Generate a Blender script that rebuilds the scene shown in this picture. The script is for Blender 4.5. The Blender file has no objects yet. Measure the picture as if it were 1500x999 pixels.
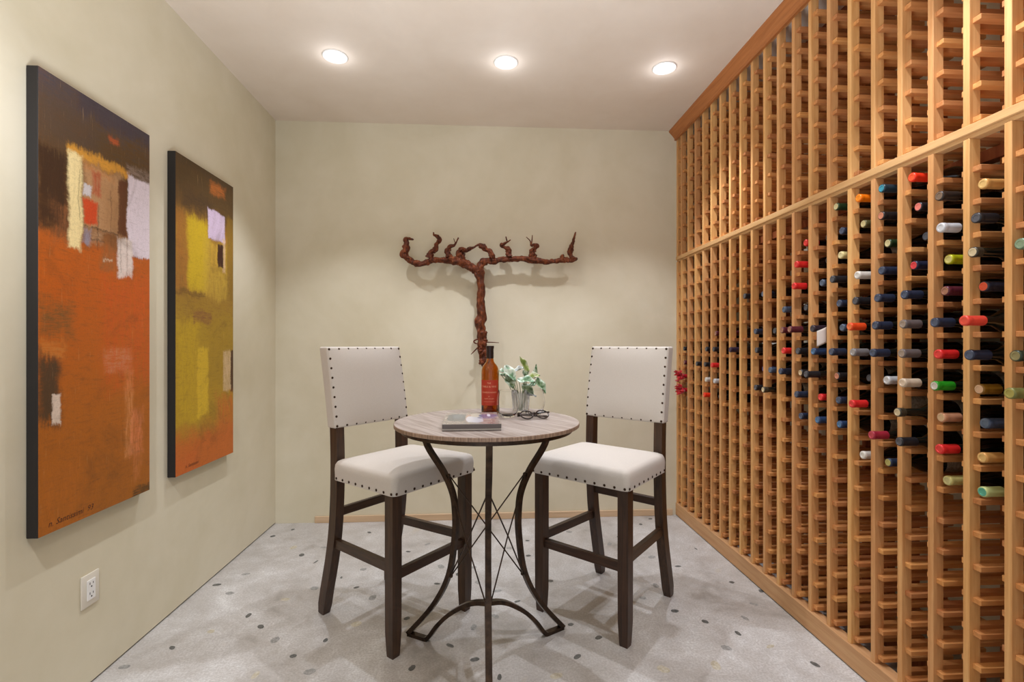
import bpy, bmesh, math, random
from mathutils import Vector, Matrix, noise
random.seed(7)
sc = bpy.context.scene
COL = sc.collection
PI = math.pi
Hc = 1.141                    # camera height
RX, LX, YB, ZC = 1.30, -1.313, 3.20, 2.568   # rack front, left wall, back wall, ceiling
WR = 1.665                    # wall behind the rack
YF = -1.6                     # room runs on behind the camera

# ------------------------------------------------------------------ helpers
def s2l(v):
    v = v / 255.0
    return v / 12.92 if v <= 0.04045 else ((v + 0.055) / 1.055) ** 2.4
def S(r, g, b): return (s2l(r), s2l(g), s2l(b), 1.0)

class NT:
    """tiny node-tree helper"""
    def __init__(self, name):
        self.m = bpy.data.materials.new(name); self.m.use_nodes = True
        self.t = self.m.node_tree; self.t.nodes.clear()
        self.out = self.t.nodes.new('ShaderNodeOutputMaterial')
        self.b = self.t.nodes.new('ShaderNodeBsdfPrincipled')
        self.t.links.new(self.b.outputs[0], self.out.inputs[0])
    def n(self, typ, **kw):
        nd = self.t.nodes.new('ShaderNode' + typ)
        for k, v in kw.items(): setattr(nd, k, v)
        return nd
    def put(self, sock, v):
        if isinstance(v, bpy.types.NodeSocket): self.t.links.new(v, sock)
        elif v is not None:
            if sock.type in ('RGBA',) and len(v) == 3: v = (*v, 1)
            sock.default_value = v
    def math(self, op, a, b=None, c=None):
        nd = self.n('Math', operation=op); self.put(nd.inputs[0], a)
        if b is not None: self.put(nd.inputs[1], b)
        if c is not None: self.put(nd.inputs[2], c)
        return nd.outputs[0]
    def noise(self, vec, scale=5, detail=3, rough=.5, dist=0.0):
        nd = self.n('TexNoise'); self.put(nd.inputs['Vector'], vec)
        nd.inputs['Scale'].default_value = scale; nd.inputs['Detail'].default_value = detail
        nd.inputs['Roughness'].default_value = rough; nd.inputs['Distortion'].default_value = dist
        return nd.outputs[0]
    def ramp(self, fac, stops):
        nd = self.n('ValToRGB'); self.put(nd.inputs[0], fac); cr = nd.color_ramp
        while len(cr.elements) < len(stops): cr.elements.new(.5)
        for e, (p, c) in zip(cr.elements, stops):
            e.position = p; e.color = c if len(c) == 4 else (*c, 1)
        return nd.outputs[0]
    def mix(self, fac, a, b, mode='MIX'):
        nd = self.n('Mix', data_type='RGBA', blend_type=mode); self.put(nd.inputs[0], fac)
        self.put(nd.inputs[6], a); self.put(nd.inputs[7], b); return nd.outputs[2]
    def mrange(self, v, a, b, c=0., d=1., smooth=True):
        nd = self.n('MapRange'); nd.interpolation_type = 'SMOOTHSTEP' if smooth else 'LINEAR'
        self.put(nd.inputs[0], v)
        for i, q in enumerate((a, b, c, d)): nd.inputs[i + 1].default_value = q
        return nd.outputs[0]
    def coord(self, what='Object'): return self.n('TexCoord').outputs[what]
    def mapping(self, vec, scale=(1, 1, 1), loc=(0, 0, 0), rot=(0, 0, 0)):
        nd = self.n('Mapping'); self.put(nd.inputs[0], vec)
        nd.inputs[1].default_value = loc; nd.inputs[2].default_value = rot; nd.inputs[3].default_value = scale
        return nd.outputs[0]
    def bump(self, h, strength=.2, dist=.01):
        nd = self.n('Bump'); nd.inputs['Strength'].default_value = strength; nd.inputs['Distance'].default_value = dist
        self.put(nd.inputs['Height'], h); self.put(self.b.inputs['Normal'], nd.outputs[0])
    def set(self, **kw):
        for k, v in kw.items(): self.put(self.b.inputs[k.replace('_', ' ')], v)
        return self.m

def simple(name, col, rough=.5, metal=0., **kw):
    n = NT(name); n.set(Base_Color=col, Roughness=rough, Metallic=metal)
    for k, v in kw.items(): n.put(n.b.inputs[k.replace('_', ' ')], v)
    return n.m

class MB:
    """collects shapes into one mesh"""
    def __init__(self): self.bm = bmesh.new(); self.mi = 0
    def _tag(self, faces):
        for f in faces: f.material_index = self.mi
    def box(self, x0, x1, y0, y1, z0, z1, bev=0., seg=1):
        r = bmesh.ops.create_cube(self.bm, size=1)
        vs = r['verts']
        for v in vs:
            v.co = Vector((x0 + (v.co.x + .5) * (x1 - x0), y0 + (v.co.y + .5) * (y1 - y0), z0 + (v.co.z + .5) * (z1 - z0)))
        fs = set(f for v in vs for f in v.link_faces)
        if bev > 0:
            es = list(set(e for v in vs for e in v.link_edges))
            rr = bmesh.ops.bevel(self.bm, geom=es, offset=bev, segments=seg, profile=.5, affect='EDGES')
            fs = set(rr['faces']) | set(f for f in fs if f.is_valid)
        self._tag(fs)
        return [v for v in set(v for f in fs for v in f.verts)]
    def prism(self, pts, axis, a, b):
        """2D outline pts extruded along axis from a to b; pts give the two other axes in xyz order"""
        def P(p, t):
            return Vector({'x': (t, p[0], p[1]), 'y': (p[0], t, p[1]), 'z': (p[0], p[1], t)}[axis])
        A = [self.bm.verts.new(P(p, a)) for p in pts]; B = [self.bm.verts.new(P(p, b)) for p in pts]
        n = len(pts); fs = [self.bm.faces.new(A), self.bm.faces.new(list(reversed(B)))]
        for i in range(n): fs.append(self.bm.faces.new((A[i], B[i], B[(i + 1) % n], A[(i + 1) % n])))
        self._tag(fs); return A + B
    def lathe(self, prof, seg=32, axis='z', org=(0, 0, 0), cap=True, rfun=None):
        o = Vector(org); rings = []
        for r, h in prof:
            ring = []
            for i in range(seg):
                a = 2 * PI * i / seg; rr = r * (rfun(a, h) if rfun else 1)
                p = Vector((rr * math.cos(a), rr * math.sin(a), h))
                if axis == 'x': p = Vector((h, p.x, p.y))
                ring.append(self.bm.verts.new(o + p))
            rings.append(ring)
        fs = []
        for A, B in zip(rings, rings[1:]):
            for i in range(seg):
                fs.append(self.bm.faces.new((A[i], A[(i + 1) % seg], B[(i + 1) % seg], B[i])))
        if cap:
            if prof[0][0] > 1e-6: fs.append(self.bm.faces.new(list(reversed(rings[0]))))
            if prof[-1][0] > 1e-6: fs.append(self.bm.faces.new(rings[-1]))
        self._tag(fs); return rings
    def sweep(self, pts, rad, seg=8, sq=None, up=None, rfun=None, cap=True):
        """tube along pts; rad scalar or list; sq=(w,t) sweeps a rectangle (w along up, t across)"""
        P = [Vector(p) for p in pts]; n = len(P)
        if not hasattr(rad, '__len__'): rad = [rad] * n
        T = []
        for i in range(n):
            t = (P[min(i + 1, n - 1)] - P[max(i - 1, 0)]); T.append(t.normalized() if t.length > 0 else Vector((0, 0, 1)))
        u = Vector(up) if up else (Vector((0, 0, 1)) if abs(T[0].z) < .9 else Vector((1, 0, 0)))
        rings = []
        for i in range(n):
            if up is None or i == 0 or not sq:
                u = (u - T[i] * u.dot(T[i])).normalized()
            else:
                u = Vector(up); u = (u - T[i] * u.dot(T[i])).normalized()
            w = T[i].cross(u)
            ring = []
            if sq:
                k = 1.0
                if 0 < i < n - 1:
                    a = (P[i] - P[i - 1]).normalized(); b = (P[i + 1] - P[i]).normalized()
                    k = 1 / max(.5, math.cos(a.angle(b, 0) / 2))
                hw, ht = sq[0] / 2 * (rad[i] if rad[i] else 1), sq[1] / 2 * k * (rad[i] if rad[i] else 1)
                for sx, sy in ((-1, -1), (1, -1), (1, 1), (-1, 1)):
                    ring.append(self.bm.verts.new(P[i] + u * (hw * sx) + w * (ht * sy)))
            else:
                for j in range(seg):
                    a = 2 * PI * j / seg; rr = rad[i] * (rfun(i, a, P[i]) if rfun else 1)
                    ring.append(self.bm.verts.new(P[i] + u * (rr * math.cos(a)) + w * (rr * math.sin(a))))
            rings.append(ring)
        m = len(rings[0]); fs = []
        for A, B in zip(rings, rings[1:]):
            for j in range(m): fs.append(self.bm.faces.new((A[j], A[(j + 1) % m], B[(j + 1) % m], B[j])))
        if cap:
            fs.append(self.bm.faces.new(list(reversed(rings[0])))); fs.append(self.bm.faces.new(rings[-1]))
        self._tag(fs); return rings
    def ball(self, c, r, u=8, v=5, squash=None):
        rr = bmesh.ops.create_uvsphere(self.bm, u_segments=u, v_segments=v, radius=r)
        for q in rr['verts']:
            if squash: q.co = Vector((q.co.x * squash[0], q.co.y * squash[1], q.co.z * squash[2]))
            q.co += Vector(c)
        self._tag(set(f for q in rr['verts'] for f in q.link_faces)); return rr['verts']
    def quad(self, a, b, c, d):
        f = self.bm.faces.new([self.bm.verts.new(Vector(p)) for p in (a, b, c, d)]); f.material_index = self.mi; return f
    def mesh(self, name, mats, smooth=False, angle=40):
        bmesh.ops.recalc_face_normals(self.bm, faces=self.bm.faces[:])
        me = bpy.data.meshes.new(name); self.bm.to_mesh(me); self.bm.free()
        for m in (mats if isinstance(mats, (list, tuple)) else [mats]): me.materials.append(m)
        if smooth:
            me.polygons.foreach_set('use_smooth', [True] * len(me.polygons))
            me.set_sharp_from_angle(angle=math.radians(angle))
        return me
    def build(self, name, mats, parent=None, smooth=False, angle=40):
        return link(name, self.mesh(name, mats, smooth, angle), parent)

def link(name, data, parent=None, loc=None, rot=None):
    o = bpy.data.objects.new(name, data); COL.objects.link(o)
    if parent: o.parent = parent
    if loc: o.location = loc
    if rot: o.rotation_euler = rot
    return o
def tag(o, label, cat, group=None):
    o['label'] = label; o['category'] = cat
    if group: o['group'] = group
    return o
def thing(name, label, cat, loc=(0, 0, 0), rz=0., group=None):
    return tag(link(name, None, None, loc, (0, 0, rz)), label, cat, group)
def struct(name, mb, m):
    o = mb.build(name, m); o['kind'] = 'structure'; return o
def spline(pts, n):
    """Catmull-Rom through tuples of any width, n steps per span"""
    out = []; P = [pts[0]] + list(pts) + [pts[-1]]
    for i in range(1, len(P) - 2):
        a, b, c, d = P[i - 1], P[i], P[i + 1], P[i + 2]
        for k in range(n):
            t = k / n
            out.append(tuple(.5 * ((2 * q1) + (-q0 + q2) * t + (2 * q0 - 5 * q1 + 4 * q2 - q3) * t * t + (-q0 + 3 * q1 - 3 * q2 + q3) * t ** 3)
                             for q0, q1, q2, q3 in zip(a, b, c, d)))
    out.append(tuple(pts[-1])); return out
# ------------------------------------------------------------------ materials
def plaster(name, c1, c2):
    n = NT(name); co = n.coord('Object')
    a = n.noise(co, 1.3, 4, .6, .6); b = n.noise(co, 5.5, 5, .6, .3)
    f = n.math('ADD', n.math('MULTIPLY', a, .7), n.math('MULTIPLY', b, .3))
    n.set(Base_Color=n.ramp(f, [(.36, c1), (.62, c2)]), Roughness=.75)
    n.bump(n.noise(co, 60, 4, .6), .08, .004)
    return n.m
M_WALL = plaster('wall_plaster', S(212, 202, 174), S(223, 214, 190))
M_CEIL = plaster('ceiling_plaster', S(222, 206, 188), S(230, 216, 200))

def concrete():
    n = NT('polished_concrete'); co = n.coord('Object')
    a = n.noise(co, 1.7, 6, .65, 1.2); b = n.noise(co, 9, 6, .7, .5); d = n.noise(co, 130, 3, .7)
    f = n.math('ADD', n.math('MULTIPLY', a, .6), n.math('MULTIPLY', b, .4))
    c = n.ramp(f, [(.32, S(146, 140, 133)), (.45, S(188, 183, 178)), (.58, S(210, 207, 204)), (.72, S(238, 238, 236))])
    c = n.mix(n.mrange(d, .35, .65, .0, .45), c, S(150, 142, 134))
    y = n.mrange(n.noise(co, 3.1, 3, .5, 1.5), .66, .76, 0, .35)
    c = n.mix(y, c, S(196, 182, 150))
    n.set(Base_Color=c, Roughness=n.mrange(b, .3, .7, .38, .6))
    n.bump(n.noise(co, 160, 3, .6), .08, .003)
    return n.m
M_FLOOR = concrete()
def stone(name, c1, c2):
    n = NT(name); co = n.coord('Object')
    n.set(Base_Color=n.ramp(n.noise(co, 90, 4, .7), [(.35, c1), (.65, c2)]), Roughness=.5); return n.m
M_ST = {'d': stone('floor_stone_dark', S(72, 72, 70), S(112, 112, 108)), 'l': stone('floor_stone_grey', S(128, 127, 124), S(172, 170, 166)),
        'y': stone('floor_stone_tan', S(176, 164, 136), S(206, 200, 186))}
M_ST['t'] = M_ST['d']

def wood(name, c1, c2, axis='z', rough=.5, grain=1., vary=.12, spec=.35):
    n = NT(name); co = n.coord('Object')
    rnd = n.n('NewGeometry').outputs['Random Per Island']
    oi = n.n('ObjectInfo').outputs['Random']
    r = n.math('FRACT', n.math('ADD', rnd, oi))
    off = n.n('CombineXYZ'); n.put(off.inputs[0], n.math('MULTIPLY', r, 37.)); n.put(off.inputs[1], n.math('MULTIPLY', r, 11.)); n.put(off.inputs[2], n.math('MULTIPLY', r, 23.))
    va = n.n('VectorMath', operation='ADD'); n.put(va.inputs[0], co); n.put(va.inputs[1], off.outputs[0])
    sc_ = {'x': (1.2, 26, 26), 'y': (26, 1.2, 26), 'z': (26, 26, 1.2)}[axis]
    g = n.noise(n.mapping(va.outputs[0], sc_), 2.2 * grain, 5, .62, .6)
    g2 = n.noise(n.mapping(va.outputs[0], tuple(q * 5 for q in sc_)), 2.2 * grain, 3, .6)
    f = n.math('ADD', n.math('MULTIPLY', g, .75), n.math('MULTIPLY', g2, .25))
    c = n.ramp(f, [(.30, c1), (.70, c2)])
    hs = n.n('HueSaturation'); n.put(hs.inputs['Color'], c)
    n.put(hs.inputs['Value'], n.mrange(r, 0, 1, 1 - vary, 1 + vary, False)); n.put(hs.inputs['Hue'], n.mrange(r, 0, 1, .493, .506, False))
    n.set(Base_Color=hs.outputs[0], Roughness=rough, Specular_IOR_Level=spec)
    n.bump(f, .12, .002); return n.m
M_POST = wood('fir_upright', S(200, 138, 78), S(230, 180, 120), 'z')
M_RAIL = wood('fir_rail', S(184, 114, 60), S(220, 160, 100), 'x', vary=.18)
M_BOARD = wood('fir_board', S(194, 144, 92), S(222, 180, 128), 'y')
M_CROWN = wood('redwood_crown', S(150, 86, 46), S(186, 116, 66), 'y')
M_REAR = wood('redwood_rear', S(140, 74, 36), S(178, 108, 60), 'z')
M_BASEB = wood('oak_skirting', S(190, 158, 126), S(208, 178, 148), 'x')
M_ESP = wood('espresso_wood', S(32, 20, 13), S(80, 53, 34), 'z', rough=.42, grain=1.6, vary=.08, spec=.5)
M_ESPX = wood('espresso_stretcher', S(34, 21, 14), S(80, 54, 36), 'x', rough=.42, grain=1.4, vary=.08, spec=.5)
M_ESPY = wood('espresso_side_stretcher', S(34, 21, 14), S(80, 54, 36), 'y', rough=.42, grain=1.4, vary=.08, spec=.5)

def tabletop():
    n = NT('weathered_oak_top'); co = n.coord('Object')
    co = n.mapping(co, (1, 1, 1), (0, 0, 0), (0, 0, math.radians(58)))
    g = n.noise(n.mapping(co, (2, 30, 6)), 1.5, 6, .65, 1.0)
    g2 = n.noise(n.mapping(co, (6, 180, 6)), 1.5, 3, .6)
    f = n.math('ADD', n.math('MULTIPLY', g, .7), n.math('MULTIPLY', g2, .3))
    c = n.ramp(f, [(.30, S(108, 92, 82)), (.44, S(146, 131, 122)), (.58, S(176, 164, 157)), (.72, S(196, 188, 183))])
    n.set(Base_Color=c, Roughness=.42); n.bump(f, .1, .002); return n.m
M_TOP = tabletop()
def tableedge():
    n = NT('oak_edge_band'); co = n.coord('Object')
    g = n.noise(n.mapping(co, (1, 1, .08)), 130, 4, .7)
    n.set(Base_Color=n.ramp(g, [(.3, S(96, 74, 58)), (.5, S(140, 114, 94)), (.7, S(176, 150, 128))]), Roughness=.55); return n.m
M_EDGE = tableedge()
def iron():
    n = NT('bronzed_iron'); co = n.coord('Object')
    n.set(Base_Color=n.ramp(n.noise(co, 30, 4, .6), [(.3, S(40, 31, 24)), (.7, S(80, 61, 46))]), Metallic=.7, Roughness=.36); return n.m
M_IRON = iron()
def linen():
    n = NT('cream_linen'); co = n.coord('Object')
    wx = n.noise(n.mapping(co, (260, 260, 900)), 1, 2, .5); wz = n.noise(n.mapping(co, (900, 900, 220)), 1, 2, .5)
    f = n.math('ADD', n.math('MULTIPLY', wx, .5), n.math('MULTIPLY', wz, .5))
    c = n.ramp(f, [(.3, S(196, 187, 176)), (.7, S(207, 199, 190))])
    n.set(Base_Color=c, Roughness=.9, Sheen_Weight=.1); n.bump(f, .08, .0006); return n.m
M_LINEN = linen()
M_NAIL = simple('bronze_nailhead', S(66, 50, 38), .35, .9)
M_WHITE = simple('white_enamel', S(236, 232, 226), .4)
M_PLATE = simple('almond_plastic', S(222, 214, 198), .35)
M_RECEP = simple('white_plastic', S(238, 236, 232), .3)
M_DARK = simple('dark_hole', S(34, 30, 28), .6)
def lens():
    n = NT('lamp_lens'); n.set(Base_Color=(1, 1, 1, 1), Emission_Color=(1, .95, .88, 1), Emission_Strength=9.); return n.m
M_LENS = lens()
def vine():
    n = NT('grapevine_wood'); co = n.coord('Object')
    g = n.noise(n.mapping(co, (60, 60, 9)), 1.2, 5, .7, 1.5); b = n.noise(co, 24, 5, .65, .6)
    f = n.math('ADD', n.math('MULTIPLY', g, .55), n.math('MULTIPLY', b, .45))
    c = n.ramp(f, [(.32, S(22, 10, 6)), (.45, S(78, 34, 14)), (.56, S(124, 60, 26)), (.70, S(180, 112, 66))])
    n.set(Base_Color=c, Roughness=.55, Specular_IOR_Level=.35); n.bump(f, 1., .010); return n.m
M_VINE = vine()
def glass(name, col=(1, 1, 1, 1), rough=0., ior=1.45):
    n = NT(name); n.set(Base_Color=col, Roughness=rough, IOR=ior, Transmission_Weight=1.); return n.m
M_CLEAR = glass('clear_glass', (1, 1, 1, 1), 0., 1.22)
M_FROST = glass('ribbed_glass', (1, 1, 1, 1), .14, 1.3); M_FROST.node_tree.nodes['Principled BSDF'].inputs['Transmission Weight'].default_value = .82
M_AMBER = glass('amber_bottle_glass', S(212, 150, 66), .0, 1.45)
def dglass():
    n = NT('dark_bottle_glass'); lw = n.n('LayerWeight'); lw.inputs[0].default_value = .35
    n.set(Base_Color=n.mix(lw.outputs[1], S(12, 13, 12), S(30, 34, 24)), Roughness=.08, Specular_IOR_Level=.6, Coat_Weight=.4); return n.m
M_GLASS = dglass()
M_OLIVEG = simple('olive_bottle_glass', S(74, 66, 22), .08, 0., Coat_Weight=.4)
def paperlabel():
    n = NT('bottle_paper_label'); n.set(Base_Color=n.ramp(n.noise(n.coord('Object'), 120, 3, .6), [(.4, S(176, 168, 152)), (.6, S(214, 208, 196))]), Roughness=.7); return n.m
M_PAPER = paperlabel()
# ------------------------------------------------------------------ measured in the room, metres
VINE = {
 'trunk':[(-0.014,1.603,0.0326),(-0.009,1.531,0.0271),(-0.007,1.438,0.0282),(-0.004,1.343,0.0271),(-0.009,1.279,0.0358),(-0.002,1.217,0.0304),(0.004,1.152,0.0347),(0.009,1.061,0.0261),(0.008,1.013,0.0174),(0.008,0.983,0.0065)],
 'arm0':[(-0.009,1.585,0.0304),(-0.024,1.600,0.0282),(-0.081,1.637,0.0261),(-0.142,1.664,0.0282),(-0.203,1.674,0.0239),(-0.263,1.674,0.0195),(-0.318,1.670,0.0195),(-0.361,1.654,0.0174),(-0.393,1.646,0.0185),(-0.429,1.657,0.0195),(-0.460,1.680,0.0217),(-0.489,1.710,0.0261),(-0.476,1.740,0.0239),(-0.474,1.777,0.0195),(-0.480,1.804,0.0152),(-0.463,1.809,0.0109),(-0.448,1.805,0.0087),(-0.429,1.801,0.0043)],
 'arm1':[(-0.009,1.585,0.0261),(-0.009,1.642,0.0261),(0.028,1.670,0.0217),(0.059,1.670,0.0217),(0.139,1.683,0.0195),(0.222,1.687,0.0195),(0.322,1.681,0.0217),(0.406,1.670,0.0174),(0.467,1.674,0.0152),(0.529,1.683,0.0174),(0.569,1.680,0.0174),(0.591,1.687,0.0174),(0.612,1.694,0.0065)],
 's0':[(-0.333,1.686,0.0217),(-0.318,1.723,0.0195),(-0.293,1.738,0.0152),(-0.285,1.773,0.0130),(-0.265,1.799,0.0130),(-0.285,1.824,0.0109),(-0.301,1.831,0.0065),(-0.305,1.847,0.0043)],
 's1':[(-0.209,1.691,0.0217),(-0.217,1.728,0.0174),(-0.198,1.761,0.0130),(-0.177,1.765,0.0087),(-0.161,1.793,0.0054),(-0.149,1.819,0.0033)],
 's1t':[(-0.168,1.781,0.0033),(-0.179,1.813,0.0022)],
 's2':[(-0.117,1.671,0.0217),(-0.138,1.716,0.0239),(-0.125,1.737,0.0195),(-0.097,1.736,0.0109),(-0.078,1.745,0.0130),(-0.052,1.754,0.0065),(-0.024,1.770,0.0087),(-0.009,1.767,0.0195),(0.020,1.750,0.0152),(0.052,1.723,0.0174),(0.065,1.694,0.0195),(0.069,1.673,0.0130)],
 's3':[(0.173,1.700,0.0217),(0.165,1.744,0.0174),(0.139,1.760,0.0109),(0.126,1.773,0.0152),(0.143,1.781,0.0076),(0.169,1.797,0.0043),(0.182,1.805,0.0033)],
 's3t':[(0.161,1.793,0.0048),(0.151,1.826,0.0039)],
 's4':[(0.327,1.693,0.0239),(0.322,1.734,0.0217),(0.340,1.759,0.0130),(0.353,1.772,0.0130),(0.331,1.778,0.0109),(0.316,1.774,0.0087),(0.307,1.803,0.0035),(0.283,1.828,0.0026)],
 's4t':[(0.316,1.776,0.0043),(0.322,1.840,0.0026)],
 's5':[(0.587,1.687,0.0195),(0.566,1.724,0.0152),(0.573,1.761,0.0152),(0.582,1.794,0.0098),(0.591,1.827,0.0087),(0.601,1.864,0.0033)],
 's6':[(0.516,1.686,0.0152),(0.516,1.708,0.0130),(0.525,1.713,0.0065)],
 'r0':[(-0.013,1.130,0.0065),(-0.030,1.117,0.0054),(-0.069,1.078,0.0026)],
 'r1':[(-0.009,1.165,0.0065),(-0.030,1.173,0.0054),(-0.052,1.160,0.0054),(-0.039,1.147,0.0043),(-0.013,1.143,0.0043)],
 'r2':[(0.017,1.156,0.0043),(0.108,1.152,0.0020)],
}
PLUGS = [(-1.163,1.913,'d'),(-1.262,1.810,'l'),(-0.981,2.122,'d'),(-0.892,2.034,'d'),(-0.797,1.939,'l'),(-0.690,1.835,'d'),(-0.599,1.744,'l'),(-0.780,1.737,'y'),(-1.171,2.504,'l'),(-1.255,2.401,'d'),(-1.153,2.316,'l'),(-1.242,2.990,'d'),(-1.163,3.088,'d'),(-0.975,2.713,'d'),(-0.870,2.623,'t'),(-0.884,2.806,'l'),(-0.878,2.245,'y'),(-1.075,2.013,'y'),(-0.782,2.338,'l'),(-1.058,2.816,'y'),(-0.682,3.013,'d'),(-0.311,2.817,'l'),(-0.405,2.722,'d'),(-0.601,2.521,'l'),(-0.687,2.439,'t'),(-0.588,2.335,'d'),(-0.492,2.236,'l'),(-0.210,2.527,'l'),(-0.214,2.348,'d'),(-0.312,2.058,'d'),(-0.512,2.030,'y'),(-0.602,1.925,'d'),(-0.121,1.863,'d'),(-0.026,1.775,'d'),(-0.246,1.742,'d'),(-0.118,2.440,'d'),(-0.042,2.509,'l'),(-0.021,2.350,'l'),(-0.033,1.977,'l'),(0.071,2.262,'l'),(0.157,2.164,'d'),(0.057,2.050,'l'),(0.329,2.342,'d'),(0.361,1.972,'d'),(0.453,1.878,'d'),(0.348,1.768,'d'),(0.060,1.675,'d'),(0.256,1.670,'y'),(0.635,1.682,'y'),(0.723,2.159,'l'),(0.820,2.265,'l'),(0.910,2.572,'l'),(1.006,2.457,'d'),(0.824,2.045,'d'),(0.264,2.831,'d'),(0.250,2.629,'d'),(0.155,2.732,'l'),(0.728,2.754,'l'),(0.813,2.858,'d'),(1.005,3.044,'d'),(1.100,3.136,'d'),(0.529,2.949,'l'),(1.196,2.275,'d'),(1.288,2.185,'d'),(1.193,2.078,'l'),(1.095,1.974,'l'),(1.009,1.872,'d'),(0.917,1.785,'l'),(0.916,1.959,'d'),(1.186,1.674,'d'),(0.829,1.690,'y'),(1.087,1.783,'y'),(1.192,2.660,'t')]

# ------------------------------------------------------------------ room shell
b = MB()
b.quad((LX - .05, YF, 0), (WR + .05, YF, 0), (WR + .05, YB + .05, 0), (LX - .05, YB + .05, 0))
for i, (x, y, k) in enumerate(PLUGS):
    r = {'d': .0155, 'l': .019, 'y': .02, 't': .015}[k] * random.uniform(.85, 1.15); asp = {'t': .35}.get(k, random.uniform(.6, .95)); a0 = random.uniform(0, PI)
    b.mi = {'d': 1, 't': 1, 'l': 2, 'y': 3}[k]
    vs = []
    for j in range(12):
        a = 2 * PI * j / 12; rr = r * (1 + .18 * math.sin(2 * a + i) + random.uniform(-.08, .08))
        px, py = rr * math.cos(a), rr * asp * math.sin(a)
        vs.append(b.bm.verts.new((x + px * math.cos(a0) - py * math.sin(a0), y + px * math.sin(a0) + py * math.cos(a0), .0004)))
    f = b.bm.faces.new(vs); f.material_index = b.mi
o = struct('floor', b, [M_FLOOR, M_ST['d'], M_ST['l'], M_ST['y']])
b = MB(); b.box(LX - .05, WR + .05, YF, YB + .05, ZC, ZC + .06); struct('ceiling', b, M_CEIL)
b = MB(); b.box(LX - .06, LX, YF, YB + .06, .007, ZC); struct('wall_left', b, M_WALL)
b = MB(); b.box(LX - .03, WR + .03, YB, YB + .06, 0, ZC); struct('wall_back', b, M_WALL)
b = MB(); b.box(WR, WR + .06, YF, YB + .06, 0, ZC); struct('wall_right', b, M_WALL)
b = MB(); b.box(LX - .02, LX - .006, YF, YB, 0, .007); struct('wall_gap_shade_left', b, simple('floor_gap_shade', S(120, 110, 98), .8))  # grey strip standing in for the shade in the gap under the wall
b = MB(); b.box(-1.066, RX - .03, YB - .011, YB, 0, .042, .002); struct('baseboard_back', b, M_BASEB)

# ------------------------------------------------------------------ outlet
t = thing('wall_outlet', 'almond wall outlet plate low on the left wall below the large painting', 'outlet', (LX, 1.720, .322))
b = MB(); b.box(0, .006, -.037, .037, -.054, .054, .0025, 2); b.build('cover_plate', M_PLATE, t, True)
b = MB(); b.box(.006, .0085, -.0175, .0175, -.0335, .0335, .001); rc = b.build('receptacle', M_RECEP, t)
b = MB()
for zz in (.017, -.016):
    b.box(.0085, .0088, -.008, -.0055, zz, zz + .008); b.box(.0085, .0088, .0055, .008, zz, zz + .007)
    b.lathe([(.0028, .0085), (.0028, .0088)], 10, 'x', (0, 0, zz - .007))
b.build('socket_slots', M_DARK, rc)

# ------------------------------------------------------------------ recessed downlights
def downlight(label, x, y, first=[None], k=1., blend=None, aim=None, deg=None):
    if first[0] is None:
        t = thing('recessed_downlight', label, 'ceiling light', (x, y, ZC), 0, 'recessed downlights in the ceiling')
        b = MB(); b.lathe([(.046, 0), (.046, -.002), (.050, -.0045), (.058, -.0045), (.0615, -.0015), (.0615, 0)], 40, cap=False); b.build('trim_ring', M_WHITE, t, True)
        b = MB(); b.lathe([(.0, -.0022), (.030, -.0022), (.0465, -.0012)], 40, cap=False); b.build('lens', M_LENS, t, True)
        first[0] = t
    else:
        t = first[0].copy(); COL.objects.link(t); t.location = (x, y, ZC); t['label'] = label
        for ch in list(first[0].children):
            if ch.type == 'MESH':
                q = ch.copy(); COL.objects.link(q); q.parent = t
    L = bpy.data.lights.new('downlight_beam', 'SPOT'); L.energy = SPOT_W * k; L.spot_size = math.radians(deg or SPOT_DEG); L.spot_blend = SPOT_BLEND if blend is None else blend; L.shadow_soft_size = .02; L.color = (.90, .95, 1.05)
    lo = bpy.data.objects.new('downlight_beam', L); COL.objects.link(lo); lo.parent = t; lo.location = (0, 0, -.04)
    if aim: lo.rotation_euler = (Vector(aim) - Vector((x, y, ZC - .04))).to_track_quat('-Z', 'Y').to_euler()
    G = bpy.data.lights.new('downlight_glow', 'POINT'); G.energy = GLOW_W * k; G.shadow_soft_size = .04; G.color = (.90, .95, 1.05)
    go = bpy.data.objects.new('downlight_glow', G); COL.objects.link(go); go.parent = t; go.location = (0, 0, -.05)
FILL_W = 175.
SPOT_W, SPOT_DEG, SPOT_BLEND, GLOW_W = 46., 92, .62, .4
downlight('recessed round downlight in the ceiling above the left bar stool, nearest the left wall', -.726, 2.47)
downlight('recessed round downlight in the middle of the three, above the table', .121, 2.47)
downlight('recessed round downlight in the ceiling nearest the wine rack', .940, 2.47)
downlight('added unseen downlight overhead, brightening the left wall by the large painting', -.726, .45, k=1.7, blend=.8, aim=(-1.5, 1.2, .9), deg=76)  # added lamp, aimed to brighten the near part of the left wall
downlight('recessed downlight overhead by the near end of the wine rack, above the frame', .940, 1.15, k=1.15)

F = bpy.data.lights.new('added_ceiling_fill', 'SPOT'); F.energy = FILL_W; F.spot_size = math.radians(150); F.spot_blend = 1.; F.shadow_soft_size = .4; F.color = (.88, .95, 1.06)  # added unseen uplight, brightens the ceiling and fills the room
fo = bpy.data.objects.new('added_ceiling_fill', F); COL.objects.link(fo); fo.location = (-.15, .7, .8); fo.rotation_euler = (math.radians(180), 0, 0)
w = bpy.data.worlds.new('room_beyond'); sc.world = w; w.use_nodes = True
w.node_tree.nodes['Background'].inputs[0].default_value = (.90, .95, 1.05, 1); w.node_tree.nodes['Background'].inputs[1].default_value = .8

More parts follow.
